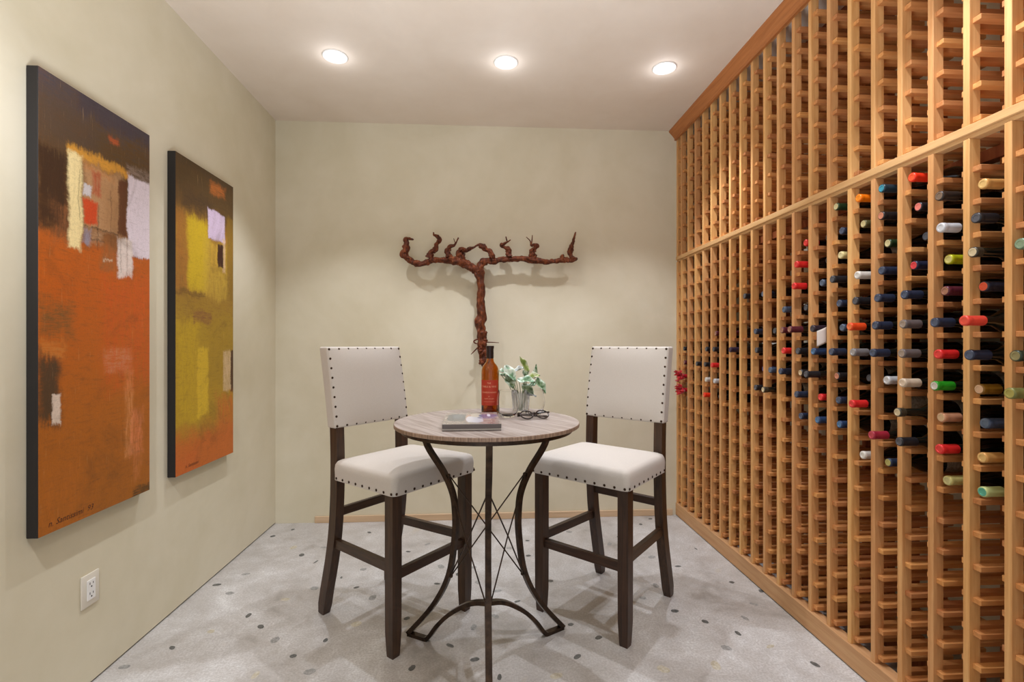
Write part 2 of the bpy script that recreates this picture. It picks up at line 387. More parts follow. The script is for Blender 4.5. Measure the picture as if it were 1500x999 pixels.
# ------------------------------------------------------------------ camera
cd = bpy.data.cameras.new('camera'); cam = bpy.data.objects.new('camera', cd); COL.objects.link(cam); sc.camera = cam
cd.sensor_width = 36; cd.lens = 716 / 1500 * 36; cd.shift_y = 5 / 1500; cd.clip_start = .02
cam.location = (0, 0, Hc); cam.rotation_euler = (PI / 2, 0, -math.atan(44 / 716))
sc.view_settings.view_transform = 'Standard'; sc.view_settings.look = 'None'; sc.view_settings.exposure = .13; sc.view_settings.gamma = 1; sc.view_settings.use_curve_mapping = False
# ------------------------------------------------------------------ wine rack
PITCH, Y0, PT, NP = .1048, 3.238, .018, 24
def py(k): return min(Y0 - PITCH * k, YB - .0005)        # far face of upright k
def zl(i): return .113 + .0884 * i                       # top of rail i, lower rack
def zu(j): return 1.7475 + .0884 * j                     # upper rack
YE = py(NP - 1) - PT
low = thing('wine_rack', 'lower fir wine rack from floor to ledge, part filled with bottles', 'wine rack', (RX, 0, 0), 0, 'wine racks along the right wall')
upp = thing('wine_rack', 'upper fir wine rack above the ledge, empty, under the redwood crown', 'wine rack', (RX, 0, 0), 0, 'wine racks along the right wall')
def upright_mesh(nm, x0, x1, z0, z1, m):
    b = MB(); b.box(x0, x1, -PT, 0, z0, z1, .0012); return b.mesh(nm, m)
mu = {}
for root, z0, z1 in ((low, .084, 1.692), (upp, 1.727, 2.53)):
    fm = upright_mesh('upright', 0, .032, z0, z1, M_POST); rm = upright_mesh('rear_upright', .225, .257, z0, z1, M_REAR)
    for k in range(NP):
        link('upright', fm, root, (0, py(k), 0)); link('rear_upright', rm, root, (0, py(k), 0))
b = MB(); b.box(.009, .255, 0, .022, -.0145, 0, .0012); near_me = b.mesh('rail', M_RAIL)
FAR_IN = .020
def rails(root, rows, zf):
    cand = []
    for k in range(NP):
        for i in range(rows):
            if k < NP - 1: cand.append((k, i, py(k) - PT - .022))       # on the near face
            if k > 0: cand.append((k, i, py(k)))                        # on the far face
    def seen(c):
        k, i, y = c
        zc = RX * .0613 + y * .998
        if y > py(k) - .01 or y < 1.02: return -1
        if abs(zf(i) - Hc) / zc > .69: return -1
        return 1 / zc
    order = sorted(range(len(cand)), key=lambda q: -seen(cand[q]))
    for q in order[:98]:
        k, i, y = cand[q]; link('rail', near_me, root, (0, y, zf(i)))
    b = MB()
    for q in order[98:]:
        k, i, y = cand[q]; b.box(.009 if y < py(k) - .01 else FAR_IN, .255, y, y + .022, zf(i) - .0145, zf(i))
    o = b.build('rails', M_RAIL, root); o['kind'] = 'stuff'
rails(low, 18, zl); rails(upp, 9, zu)
b = MB(); b.box(-.004, .040, YE, YB, 1.703, 1.727, .002); b.box(.006, .034, YE, YB, 1.692, 1.703); b.build('ledge_board', M_BOARD, low)
b = MB(); b.box(-.006, .036, YE, YB, .004, .084, .002); b.build('base_board', M_BOARD, low)
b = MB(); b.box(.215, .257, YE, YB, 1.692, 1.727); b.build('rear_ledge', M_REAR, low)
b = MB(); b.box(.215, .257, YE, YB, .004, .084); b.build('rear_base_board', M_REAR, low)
b = MB()
b.prism([(-.052, ZC), (-.052, ZC - .008), (-.046, ZC - .014), (-.030, ZC - .030), (-.018, ZC - .046), (-.014, ZC - .050), (-.014, ZC - .064), (-.001, ZC - .064), (-.001, ZC)], 'y', YE, YB)
b.build('crown_moulding', M_CROWN, upp)
b = MB(); b.box(.0, .032, YE, YB, 2.530, ZC - .001); b.build('top_rail', M_BOARD, upp)
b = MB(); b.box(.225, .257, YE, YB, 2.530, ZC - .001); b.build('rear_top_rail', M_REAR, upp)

# ------------------------------------------------------------------ bottles in the rack
BR, NR, BL = .0352, .0118, .285                          # body radius, neck radius, length
# mouth at x=0, base at x=BL
prof = [(NR * .8, .001), (NR + .0006, .003), (NR + .0008, .012), (NR + .0003, .014), (NR, .016), (NR, .055), (NR + .001, .075), (.018, .088), (.026, .104), (.032, .118), (.0346, .130), (BR, .142), (BR, BL - .008), (BR - .004, BL - .001), (BR - .012, BL), (.0, BL - .016)]
b = MB(); b.lathe(prof, 24, 'x', cap=False); GL = b.mesh('glass', M_GLASS, True, 60)
def cap_mesh(m1, m2, long_):
    b = MB(); L = .052 if long_ else .012
    b.lathe([(NR * .92, .0), (NR + .0010, .0010), (NR + .0018, .0035), (NR + .0018, .0115), (NR + .0009, .0135), (NR + .0012, .020), (NR + .0014, L), (NR, L)], 24, 'x', cap=False)
    b.mi = 1; b.lathe([(.0, .0008), (NR * .60, .0008), (NR * .64, -.0002), (NR * .80, -.0002), (NR * .92, .0)], 24, 'x', cap=False)
    return b.mesh('foil_capsule', [m1, m2], True, 50)
b = MB(); b.lathe([(BR + .0004, .168), (BR + .0004, .262)], 24, 'x', cap=False); LB = b.mesh('paper_label', M_PAPER, True)
FOIL = {}
def foil(c, c2=None, met=.15, ro=.38, long_=True):
    k = (c, c2, long_)
    if k not in FOIL:
        def mk(nm, q):
            n = NT(nm); co = n.coord('Object'); f = n.noise(co, 300, 2, .5)
            n.set(Base_Color=q, Metallic=met, Roughness=ro); n.bump(n.noise(co, 260, 3, .6), .25, .001); return n.m
        m1 = mk('foil', S(*c)); m2 = mk('foil_top', S(*(c2 or c)))
        FOIL[k] = cap_mesh(m1, m2, long_)
    return FOIL[k]
KIND = {   # foil colour, top colour, words
 'black': ((32, 32, 36), (92, 92, 98), 'black-foiled'), 'blackbronze': ((44, 36, 32), (132, 110, 92), 'bronze-topped black-foiled'),
 'silver': ((206, 206, 208), (214, 214, 216), 'silver-foiled'), 'lime': ((176, 176, 20), (206, 196, 120), 'lime-foiled'),
 'tan': ((206, 152, 84), (226, 186, 118), 'tan-foiled'), 'naked': ((58, 52, 40), (214, 196, 160), 'cork-topped bare-necked'),
 'scarlet': ((236, 52, 24), (250, 92, 52), 'scarlet-foiled'), 'pinktip': ((34, 32, 36), (232, 130, 118), 'pink-topped black-foiled'),
 'redtip': ((34, 38, 60), (226, 72, 76), 'red-topped navy-foiled'), 'tealtip': ((36, 54, 62), (64, 150, 172), 'teal-topped'),
 'coppertip': ((34, 30, 30), (212, 140, 110), 'copper-topped black-foiled'), 'greencream': ((36, 56, 30), (212, 200, 150), 'cream-topped green-foiled'),
 'navy': ((38, 46, 66), (84, 94, 116), 'navy-foiled'), 'orange': ((244, 122, 12), (252, 150, 40), 'orange-foiled'), 'olive': ((92, 84, 50), (206, 190, 140), 'olive-foiled'),
 'white': ((214, 208, 198), (226, 222, 214), 'white-foiled'), 'cream': ((214, 200, 140), (226, 214, 164), 'cream-foiled'), 'sage': ((96, 118, 92), (140, 160, 130), 'sage-green-foiled'),
 'darkgreen': ((46, 58, 44), (150, 140, 96), 'dark-green-foiled'), 'olivegold': ((124, 124, 70), (176, 166, 90), 'olive-gold-foiled'), 'maroon': ((88, 32, 44), (170, 120, 96), 'maroon-foiled'),
 'red': ((218, 40, 40), (232, 70, 64), 'red-foiled'), 'redlabeltip': ((36, 38, 50), (226, 92, 60), 'red-topped navy-foiled'), 'coral': ((236, 76, 60), (240, 92, 72), 'coral-foiled'),
 'green': ((36, 142, 28), (214, 206, 196), 'bright-green-foiled'), 'copper': ((196, 140, 106), (222, 190, 150), 'copper-foiled'), 'paleyellow': ((196, 186, 116), (212, 204, 146), 'pale-yellow-foiled'),
 'amber': ((132, 92, 24), (222, 184, 150), 'amber-foiled'), 'slate': ((66, 78, 98), (96, 110, 130), 'slate-blue-foiled'), 'palegreen': ((186, 196, 130), (96, 176, 150), 'pale-green-foiled'),
 'taupe': ((104, 94, 92), (168, 150, 136), 'taupe-foiled'), 'beige': ((204, 184, 160), (226, 204, 180), 'beige-foiled'), 'burgundy': ((156, 36, 56), (196, 72, 84), 'burgundy-foiled'),
 'goldtip': ((48, 58, 78), (190, 180, 110), 'gold-topped navy-foiled'), 'orangered': ((232, 76, 30), (246, 130, 70), 'orange-red-foiled'), 'grey': ((122, 118, 118), (176, 172, 170), 'grey-foiled'),
 'blackdeep': ((28, 28, 32), (80, 84, 92), 'black-foiled'), 'blackmaroon': ((46, 34, 44), (70, 66, 74), 'plum-black-foiled'), 'blue': ((44, 64, 98), (84, 124, 164), 'blue-foiled'),
 'creamtip': ((40, 38, 38), (216, 190, 150), 'cream-topped black-foiled'), 'navydeep': ((38, 46, 66), (110, 130, 160), 'navy-foiled'), 'bluedeep': ((44, 58, 108), (84, 104, 160), 'blue-foiled'),
 'purple': ((46, 34, 56), (80, 60, 84), 'purple-foiled'), 'redwrap': ((180, 22, 40), (200, 40, 50), 'red-wrapped')}
RACKED = '''18 16 -.026 blackbronze|18 15 -.022 silver|18 14 .002 lime|19 16 -.01 tan|19 15 -.029 black|19 14 -.038 naked|17 17 -.01 scarlet|17 16 .011 pinktip|17 14 -.003 redtip|16 17 -.015 tealtip|16 16 -.017 coppertip|16 15 .006 greencream|16 14 -.016 navy|15 17 -.01 orange|15 16 .009 olive|15 14 -.014 white|14 17 -.01 greencream|14 16 .011 navy|14 15 .007 cream|14 14 -.025 black|20 14 -.03 sage|20 11 -.042 darkgreen|20 10 -.057 olivegold|18 13 -.009 maroon|18 12 -.04 navy|18 11 -.03 red|19 13 -.008 redlabeltip|19 12 -.062 coral|19 11 -.048 navy|18 10 -.04 green|18 9 -.02 copper|18 8 -.026 red|18 7 -.002 paleyellow|19 10 -.02 amber|19 9 -.005 slate|19 8 -.012 tan|19 7 -.011 palegreen|17 13 -.034 navy|17 12 -.038 taupe|17 11 -.042 taupe|17 10 -.04 beige|17 9 -.055 naked|17 8 -.05 black|16 13 -.03 navy|16 12 -.038 navy|16 11 -.046 navy|16 10 .001 silver|16 8 -.05 burgundy|16 7 .007 goldtip|15 13 -.021 black|15 12 -.041 orangered|15 11 -.03 grey|15 10 .03 blackdeep|15 9 -.034 red|15 7 .006 white|14 13 .001 navy|14 12 .013 slate|14 11 -.029 navy|14 10 -.007 coppertip|14 9 -.002 navy|14 8 .002 blue|13 12 -.027 blackmaroon|13 11 -.024 blue|13 10 -.053 black|13 9 .005 red|13 8 -.007 blue|13 14 .012 slate|12 16 .018 red|12 15 -.022 red|12 14 -.033 red|12 13 .019 blackdeep|12 12 -.05 maroon|12 11 -.016 black|12 10 -.004 creamtip|12 9 -.022 navy|12 8 -.003 navy|11 13 -.007 slate|11 12 -.016 maroon|11 11 -.01 red|11 10 -.023 navy|10 12 .017 blackdeep|10 10 -.005 slate|10 9 -.037 naked|9 14 .024 navydeep|9 12 -.013 navy|9 11 -.008 black|9 10 .028 bluedeep|9 9 -.013 black|8 14 -.008 black|8 11 .035 blackdeep|7 11 -.027 purple|6 12 .03 maroon|5 12 0 maroon|5 11 -.012 black|5 10 -.023 red|5 9 -.008 silver|5 8 .022 blackdeep|4 11 -.005 black|4 10 -.013 black|4 9 -.007 white|4 8 -.018 scarlet|3 10 -.015 black|1 11 -.004 black|1 10 -.002 maroon|1 9 -.02 redwrap|1 8 -.02 redwrap|13 15 .036 blackdeep|13 16 .036 blackdeep|17 15 .036 blackdeep|10 11 .036 blackdeep'''
ORD = 'first second third fourth fifth sixth seventh eighth ninth tenth eleventh twelfth thirteenth fourteenth fifteenth sixteenth seventeenth eighteenth'.split()
rack_list = []
for e in RACKED.split('|'):
    k, i, dx, nm = e.split(); rack_list.append((int(k), int(i), float(dx), nm))
def colname(k):
    r = 20 - k                                            # 0 = the column cut by the right edge of the photo
    if r == 0: return 'rack column cut by right edge'
    if k <= 9: return ORD[k] + ' rack column from back wall'
    return ORD[r] + ' full rack column from right edge'
words = {}
for k, i, dx, nm in rack_list: words.setdefault(KIND[nm][2], []).append((k, i))
M_TISSUE = simple('red_tissue', S(206, 16, 34), .45, 0., Sheen_Weight=.3)
first = None
for k, i, dx, nm in rack_list:
    wd = KIND[nm][2]; same_col = sorted([q[1] for q in words[wd] if q[0] == k], reverse=True)
    allcol = sorted([q[1] for q in rack_list if q[0] == k], reverse=True)
    art = 'wine bottle'
    if len(words[wd]) == 1: lab = f'the only {wd} wine bottle, in {colname(k)}'
    elif len(same_col) == 1: lab = f'{wd} wine bottle, the only one in {colname(k)}'
    else: lab = f'{wd} wine bottle, {ORD[allcol.index(i)]} down in {colname(k)}'
    loc = (RX + dx, py(k) - PT - .0435 if k else 3.13, zl(i) + math.sqrt(BR ** 2 - .0215 ** 2) + .0006)
    if k == 0: continue
    loc = (loc[0], Y0 - PITCH * k - PT - .0434, loc[2])
    t = thing('wine_bottle', lab, 'wine bottle', loc, 0, 'wine bottles in the lower rack')
    link('glass', GL, t, rot=(random.uniform(0, 6), 0, 0))
    c1, c2, _ = KIND[nm]
    link('foil_capsule', foil(c1, c2, .1 if nm in ('white', 'cream', 'beige') else .18, .36, nm != 'naked'), t)
    if (k * 7 + i * 3) % 5 != 0: link('paper_label', LB, t, rot=(random.uniform(0, 6), 0, 0))
    if nm == 'redwrap':
        b = MB(); rnd = random.Random(i)
        for p in range(11):
            a = 2 * PI * p / 11 + rnd.uniform(-.2, .2); L = rnd.uniform(.030, .043)
            pts = []
            for s_ in range(5):
                q = s_ / 4; x = .012 - .034 * q + .012 * math.sin(3 * q + p); r = .012 + (L - .012) * q
                pts.append((x, r))
            prev = None
            for s_, (x, r) in enumerate(pts):
                wv = .52 * (1 - .35 * s_ / 4); row = []
                for j in (-1, 0, 1):
                    aa = a + j * wv; xx = x + (.010 if j == 0 else -.002) * (s_ / 4) + rnd.uniform(-.006, .006)
                    row.append(b.bm.verts.new((xx, r * math.cos(aa), r * math.sin(aa))))
                if prev:
                    for j in range(2): b.bm.faces.new((prev[j], prev[j + 1], row[j + 1], row[j]))
                prev = row
        o = b.build('tissue_ruff', M_TISSUE, t, True, 60)
        md = o.modifiers.new('thick', 'SOLIDIFY'); md.thickness = .0012
        o['label'] = 'crumpled red tissue bow'
    if (k, i) == (13, 12):
        b = MB(); N_ = 8
        g = [[b.bm.verts.new((.008 + .042 * u / N_, -.0165 - .004 * math.sin(PI * u / N_), -.010 - .060 * v / N_ + .018 * u / N_)) for u in range(N_ + 1)] for v in range(N_ + 1)]
        for v in range(N_):
            for u in range(N_): b.bm.faces.new((g[v][u], g[v][u + 1], g[v + 1][u + 1], g[v + 1][u]))
        o = b.build('paper_tag', simple('white_paper_tag', S(226, 216, 208), .8), t, True)
        md = o.modifiers.new('thick', 'SOLIDIFY'); md.thickness = .0006
        o['label'] = 'white paper tag hanging from the neck'
# ------------------------------------------------------------------ paintings
PW, PH, PD = .473, 1.367, .035
def painting_mat(name, base, patches, drip):
    n = NT(name); co = n.coord('Object')
    sx = n.n('SeparateXYZ'); n.put(sx.inputs[0], co)
    d1 = n.n('TexNoise'); n.put(d1.inputs[0], n.mapping(co, (1, 1, 1))); d1.inputs['Scale'].default_value = 11; d1.inputs['Detail'].default_value = 7; d1.inputs['Roughness'].default_value = .72
    dc = n.n('SeparateColor'); n.put(dc.inputs[0], d1.outputs[1])
    U = n.math('MULTIPLY', sx.outputs[1], 1.0); V = n.math('MULTIPLY', sx.outputs[2], 1.0)
    d2 = n.noise(n.mapping(co, (1, 70, 8)), 2, 4, .7); d3 = n.noise(n.mapping(co, (1, 10, 60)), 2, 4, .7)
    du = n.math('MULTIPLY_ADD', n.math('SUBTRACT', d3, .5), .3, n.math('SUBTRACT', dc.outputs[0], .5)); dv = n.math('MULTIPLY_ADD', n.math('SUBTRACT', d2, .5), .4, n.math('SUBTRACT', dc.outputs[1], .5))
    scr = n.noise(n.mapping(co, (1, 46, 7)), 2.2, 6, .75, .8)      # brush scratches, run up and down
    scr2 = n.noise(n.mapping(co, (1, 9, 60)), 2.2, 5, .75, .8)     # and across
    fine = n.noise(co, 240, 2, .6)
    v0 = n.math('ADD', V, n.math('MULTIPLY', dv, .10))
    c = n.ramp(n.math('DIVIDE', v0, PH), base)
    c = n.mix(n.mrange(scr2, .4, .75, 0, .4), c, drip)
    for (u0, u1, w0, w1, r, g, b, soft, op) in patches:
        cu, hu = (u0 + u1) / 2 * PW, abs(u1 - u0) / 2 * PW
        cv, hv = (w0 + w1) / 2 * PH, abs(w1 - w0) / 2 * PH
        s = max(soft, .006) * .9
        amp = s * 2.2 + .024
        uu = n.math('MULTIPLY_ADD', du, amp, U); vv = n.math('MULTIPLY_ADD', dv, amp * 1.6, V)
        a = n.math('SUBTRACT', n.math('ABSOLUTE', n.math('SUBTRACT', uu, cu)), hu)
        e = n.math('SUBTRACT', n.math('ABSOLUTE', n.math('SUBTRACT', vv, cv)), hv)
        m = n.mrange(n.math('MAXIMUM', a, e), -s * .8, s * .8, 1, 0)
        st = scr if hv > hu else scr2
        if op >= .95: k = n.mrange(n.math('MULTIPLY_ADD', fine, .25, st), .36, .62, op * .72, op)
        elif op > .75: k = n.mrange(st, .34, .60, op * .35, op)
        else: k = n.mrange(n.math('MULTIPLY_ADD', fine, .3, st), .50, .80, .06, op)
        c = n.mix(n.math('MULTIPLY', m, k), c, S(r, g, b))
    big = n.noise(co, 4.5, 5, .7, .8)
    c = n.mix(n.mrange(big, .50, .72, 0, .38), c, S(96, 62, 26)); c = n.mix(n.mrange(scr2, .52, .75, 0, .35), c, S(64, 40, 20))
    c = n.mix(n.mrange(fine, .45, .7, 0, .16), c, S(70, 50, 30))
    c = n.mix(n.mrange(n.noise(n.mapping(co, (1, 60, 3)), 3, 4, .7), .62, .72, 0, .22), c, S(232, 190, 130))
    n.set(Base_Color=c, Roughness=.5, Specular_IOR_Level=.3)
    n.bump(n.math('ADD', n.math('MULTIPLY', scr, .6), n.math('MULTIPLY', fine, .5)), .25, .003)
    return n.m
BIG_BASE = [(.0, S(166, 96, 22)), (.25, S(178, 98, 20)), (.52, S(190, 90, 16)), (.64, S(190, 92, 22)), (.665, S(128, 78, 40)), (.80, S(84, 58, 26)), (.93, S(84, 66, 52)), (1., S(74, 66, 74))]
BIG = [
 (.0, 1., .845, .93, 88, 60, 26, .05, .75), (.0, .55, .86, 1., 80, 66, 58, .05, .7), (.3, 1., .955, 1.01, 62, 54, 66, .015, .8), (.45, 1., .87, .955, 92, 64, 22, .04, .7),
 (-.01, .221, .657, .839, 58, 34, 18, .03, .95), (.114, .221, .64, .73, 156, 96, 54, .03, .7),
 (.221, .760, .845, .866, 214, 150, 52, .015, .95), (.337, .689, .688, .842, 186, 140, 96, .02, .95),
 (.221, .325, .632, .85, 240, 216, 156, .012, 1), (.337, .601, .825, .845, 205, 130, 60, .02, .6),
 (.337, .455, .699, .754, 205, 72, 30, .008, 1), (.407, .492, .770, .830, 175, 75, 45, .01, .8),
 (.337, .401, .761, .790, 205, 196, 196, .006, .95), (.655, .739, .692, .833, 95, 50, 25, .008, .95),
 (.504, .648, .699, .809, 176, 128, 84, .02, .8), (.498, .655, .591, .677, 152, 96, 50, .02, .8),
 (.337, .401, .653, .689, 150, 140, 152, .01, .9), (.401, .504, .654, .683, 190, 150, 110, .015, .8),
 (.753, 1.03, .647, .862, 226, 211, 218, .008, 1), (.655, .797, .587, .685, 230, 214, 204, .01, .95),
 (.753, 1.03, .862, .888, 170, 150, 140, .012, .6), (.568, .66, .925, .94, 205, 92, 40, .012, .8),
 (-.01, .25, .433, .501, 112, 82, 40, .04, .8), (.004, .190, .385, .418, 216, 136, 60, .015, .7),
 (-.01, .15, .240, .388, 72, 54, 34, .03, .95), (.094, .159, .238, .304, 228, 206, 186, .006, .95),
 (.523, .797, .336, .398, 216, 152, 112, .02, .7), (.725, .812, .114, .340, 226, 152, 92, .015, .7),
 (.775, .927, .113, .237, 226, 132, 86, .02, .7), (.819, .895, .044, .162, 216, 130, 80, .02, .5),
 (.804, 1.03, -.03, .023, 70, 54, 26, .012, .9), (-.01, .383, -.054, .13, 190, 106, 30, .06, .6), (.504, 1.03, .303, .586, 208, 84, 26, .06, .6),
 (.33, .66, .690, .693, 60, 40, 30, .003, .9), (.46, .466, .64, .75, 70, 45, 30, .003, .9), (.30, .305, .70, .82, 90, 60, 40, .003, .8), (.58, .584, .66, .80, 96, 62, 40, .003, .8), (.40, .52, .660, .663, 66, 44, 30, .003, .9), (.52, .60, .620, .623, 226, 200, 170, .003, .9), (.68, .684, .60, .68, 120, 90, 70, .003, .8), (.74, .746, .59, .69, 120, 80, 60, .003, .8)]
SMALL_BASE = [(.0, S(186, 96, 34)), (.08, S(196, 104, 36)), (.16, S(178, 140, 34)), (.45, S(176, 142, 34)), (.56, S(160, 122, 40)), (.78, S(170, 124, 40)), (.86, S(104, 74, 34)), (1., S(78, 58, 32))]
SMALL = [
 (-.01, 1.05, .865, .97, 82, 60, 30, .05, .9), (-.01, .3, .83, .90, 116, 80, 36, .05, .7), (.1, .6, .845, .9, 66, 46, 28, .04, .8), (-.01, 1.05, .975, 1.01, 70, 52, 36, .02, .7),
 (.55, .836, .938, .972, 204, 112, 42, .02, .85), (-.01, .198, .569, .827, 166, 106, 42, .03, .85),
 (.177, .514, .589, .822, 206, 172, 32, .03, .95), (.431, .891, .568, .765, 200, 164, 58, .03, .85),
 (.514, .822, .774, .872, 214, 192, 216, .008, 1), (.563, .702, .676, .763, 215, 170, 60, .01, .8),
 (.782, .836, .666, .784, 226, 190, 150, .005, .9), (.689, .795, .681, .763, 60, 26, 16, .006, 1),
 (.863, 1.05, .565, .877, 140, 106, 32, .015, .9), (-.01, .454, .563, .58, 112, 80, 30, .012, .8),
 (-.01, .339, .488, .545, 150, 112, 40, .04, .6), (.262, .575, .478, .520, 136, 86, 50, .015, .85),
 (.006, .339, .155, .483, 198, 162, 30, .04, .85), (.328, .514, .169, .398, 214, 176, 42, .015, .95),
 (.526, .977, .268, .491, 168, 132, 36, .04, .8), (.795, .963, .238, .384, 222, 192, 152, .012, .85),
 (.948, 1.065, .230, .386, 70, 36, 20, .006, .95), (-.01, 1.05, -.11, .10, 198, 104, 36, .05, .95),
 (.676, 1.05, .007, .216, 200, 106, 38, .06, .9), (-.01, .339, -.03, .061, 205, 96, 40, .03, .6)]

def text_mesh(txt, size, font_shear=0.):
    cu = bpy.data.curves.new('lettering', 'FONT'); cu.body = txt; cu.size = size; cu.align_x = 'CENTER'; cu.align_y = 'CENTER'; cu.shear = font_shear
    cu.resolution_u = 2
    o = bpy.data.objects.new('lettering', cu); COL.objects.link(o)
    dg = bpy.context.evaluated_depsgraph_get(); me = bpy.data.meshes.new_from_object(o.evaluated_get(dg))
    bpy.data.objects.remove(o); bpy.data.curves.remove(cu)
    return me
M_CANVAS_EDGE = simple('black_canvas_edge', S(30, 25, 22), .7)
M_INK = simple('dark_paint_signature', S(70, 28, 14), .6)
def make_painting(label, y0, z0, m, sig, sz):
    t = thing('abstract_painting', label, 'painting', (LX, y0, z0), 0, 'abstract canvases on the left wall')
    b = MB(); b.box(.0004, PD - .0015, 0, PW, 0, PH, .002); b.build('stretched_canvas_edge', M_CANVAS_EDGE, t)
    f = MB(); f.box(PD - .0015, PD, .0015, PW - .0005, .0015, PH - .0015); f.build('painted_face', m, t)
    me = text_mesh(sig, sz, .3); me.transform(Matrix.Rotation(PI / 2, 4, 'X')); me.transform(Matrix.Rotation(PI / 2, 4, 'Z'))
    me.transform(Matrix.Translation((PD + .0004, .115, .028))); me.materials.append(M_INK)
    link('signature', me, t)
make_painting('large abstract canvas, orange lower half under dark brown with white block, nearer the camera', 1.492, .580, painting_mat('orange_abstract_paint', BIG_BASE, BIG, S(150, 90, 40)), 'n. Santissimi  93', .026)
make_painting('abstract canvas in mustard yellow with lilac square, orange at the foot, nearer the corner', 2.126, .584, painting_mat('yellow_abstract_paint', SMALL_BASE, SMALL, S(150, 104, 40)), 'n. Santissimi', .020)
# ------------------------------------------------------------------ bar stools
def rounded_block(x0, x1, y0, y1, z0, z1, r, seg=4, cuts=0):
    b = MB(); b.box(x0, x1, y0, y1, z0, z1, r, seg); return b
def nail_mesh(store=[]):
    if not store:
        b = MB(); b.ball((0, 0, 0), .0056, 8, 5, (1, 1, .45)); store.append(b.mesh('nailhead', M_NAIL, True, 180))
    return store[0]
def make_stool(label, loc, rz):
    t = thing('bar_stool', label, 'bar stool', loc, rz, 'bar stools at the bistro table')
    # legs (local +y is the front)
    for sx in (-1, 1):
        b = MB(); x = sx * .196; y = .186
        b.sweep([(x, y, 0), (x, y, .012), (x, y, .09), (x, y, .30), (x, y, .598)], [.74, .80, .97, 1., 1.], sq=(.043, .043), up=(0, 1, 0))
        b.build('leg', M_ESP, t)
    for sx in (-1, 1):
        x = sx * .172
        path = spline([(x * 1.02, -.282, 0), (x * 1.01, -.262, .10), (x, -.228, .24), (x, -.204, .37), (x, -.192, .52), (x, -.190, .68), (x, -.196, .83)], 4)
        b = MB(); b.sweep(path, [.82 if i == 0 else (.9 if i == 1 else 1.) for i in range(len(path))], sq=(.044, .038), up=(0, 1, 0)); b.build('leg', M_ESP, t)
    def bar(x0, x1, y0, y1, z0, z1, m): bb = MB(); bb.box(x0, x1, y0, y1, z0, z1, .002); bb.build('stretcher', m, t)
    bar(-.176, .176, .175, .197, .276, .312, M_ESPX)
    bar(-.155, .155, -.206, -.186, .425, .460, M_ESPX)
    for sx in (-1, 1):
        b = MB(); b.sweep([(sx * .172, -.214, .315), (sx * .193, .166, .320)], 0, sq=(.036, .020), up=(0, 0, 1)); b.build('stretcher', M_ESPY, t)
    # seat cushion: crowned, rounded, grid-built
    b = MB(); nx, ny = 22, 22; lay = {}
    X0, Xb, ya, yb, zb, zt = .226, .214, -.164, .224, .594, .672
    def hw(y): return Xb + (X0 - Xb) * (y - ya) / (yb - ya)
    prof_ = [(1.0, 0.0), (1.0, .25), (1.005, .55), (.995, .78), (.965, .93), (.91, 1.0)]   # (inset scale, height)
    def outline(s_, n=40):
        pts = []
        cr = .026
        for cx_, cy_, a0 in ((1, 1, 0), (-1, 1, 90), (-1, -1, 180), (1, -1, 270)):
            for q in range(6):
                a = math.radians(a0 + 90 * q / 5)
                yy = (yb - cr if cy_ > 0 else ya + cr) + cr * math.sin(a)
                xx = cx_ * (hw(yy) - cr) + cr * math.cos(a)
                pts.append((xx * s_, (yy - .03) * s_ + .03))
        return pts
    rings = []
    for s_, h in prof_:
        z = zb + (zt - zb) * h
        rings.append([b.bm.verts.new((x, y, z)) for x, y in outline(s_)])
    for s_ in (.75, .55, .35, .15):
        z = zt + .016 * (1 - s_ ** 2) ** .8
        rings.append([b.bm.verts.new((x, y, z)) for x, y in outline(s_ * .98)])
    m_ = len(rings[0])
    for A, B in zip(rings, rings[1:]):
        for i in range(m_): b.bm.faces.new((A[i], A[(i + 1) % m_], B[(i + 1) % m_], B[i]))
    b.bm.faces.new(list(reversed(rings[0]))); b.bm.faces.new(rings[-1])
    seat = b.build('seat', M_LINEN, t, True, 75)
    def nail(p, nrm, par):
        o = link('nailhead', nail_mesh(), par, p); o.rotation_euler = Vector(nrm).to_track_quat('Z', 'Y').to_euler()
    for i in range(11):
        nail((-.213 + .426 * i / 10, .2245, .603), (0, 1, 0), seat)
    for sx in (-1, 1):
        for i in range(9):
            y = -.135 + .345 * i / 8; nail((sx * (hw(y) + .0005), y, .603), (sx, 0, 0), seat)
    # upholstered back, leaning
    zb, zt = .795, 1.131
    def yc(z): return -.198 - .060 * ((z - zb) / (zt - zb)) ** 1.15
    b = MB(); NU, NV = 14, 14; W = .197; T = .056
    def shell(front):
        g = []
        for v in range(NV + 1):
            row = []
            for u in range(NU + 1):
                a = u / NU * 2 - 1; c = v / NV * 2 - 1
                z = zb + (zt - zb) * (c + 1) / 2
                edge = max(abs(a), abs(c)); bul = .016 * (1 - abs(a) ** 3.5) * (1 - abs(c) ** 3.5)
                row.append((a * W, yc(z) + (T / 2 + bul if front else -T / 2 - bul * .4), z))
            g.append(row)
        return g
    F = [[b.bm.verts.new(p) for p in r] for r in shell(True)]; K = [[b.bm.verts.new(p) for p in r] for r in shell(False)]
    for v in range(NV):
        for u in range(NU):
            b.bm.faces.new((F[v][u], F[v][u + 1], F[v + 1][u + 1], F[v + 1][u])); b.bm.faces.new((K[v][u], K[v + 1][u], K[v + 1][u + 1], K[v][u + 1]))
    per = [(0, u) for u in range(NU)] + [(v, NU) for v in range(NV)] + [(NV, u) for u in range(NU, 0, -1)] + [(v, 0) for v in range(NV, 0, -1)]
    for i in range(len(per)):
        p, q = per[i], per[(i + 1) % len(per)]
        b.bm.faces.new((F[p[0]][p[1]], F[q[0]][q[1]], K[q[0]][q[1]], K[p[0]][p[1]]))
    back = b.build('backrest', M_LINEN, t, True, 50)
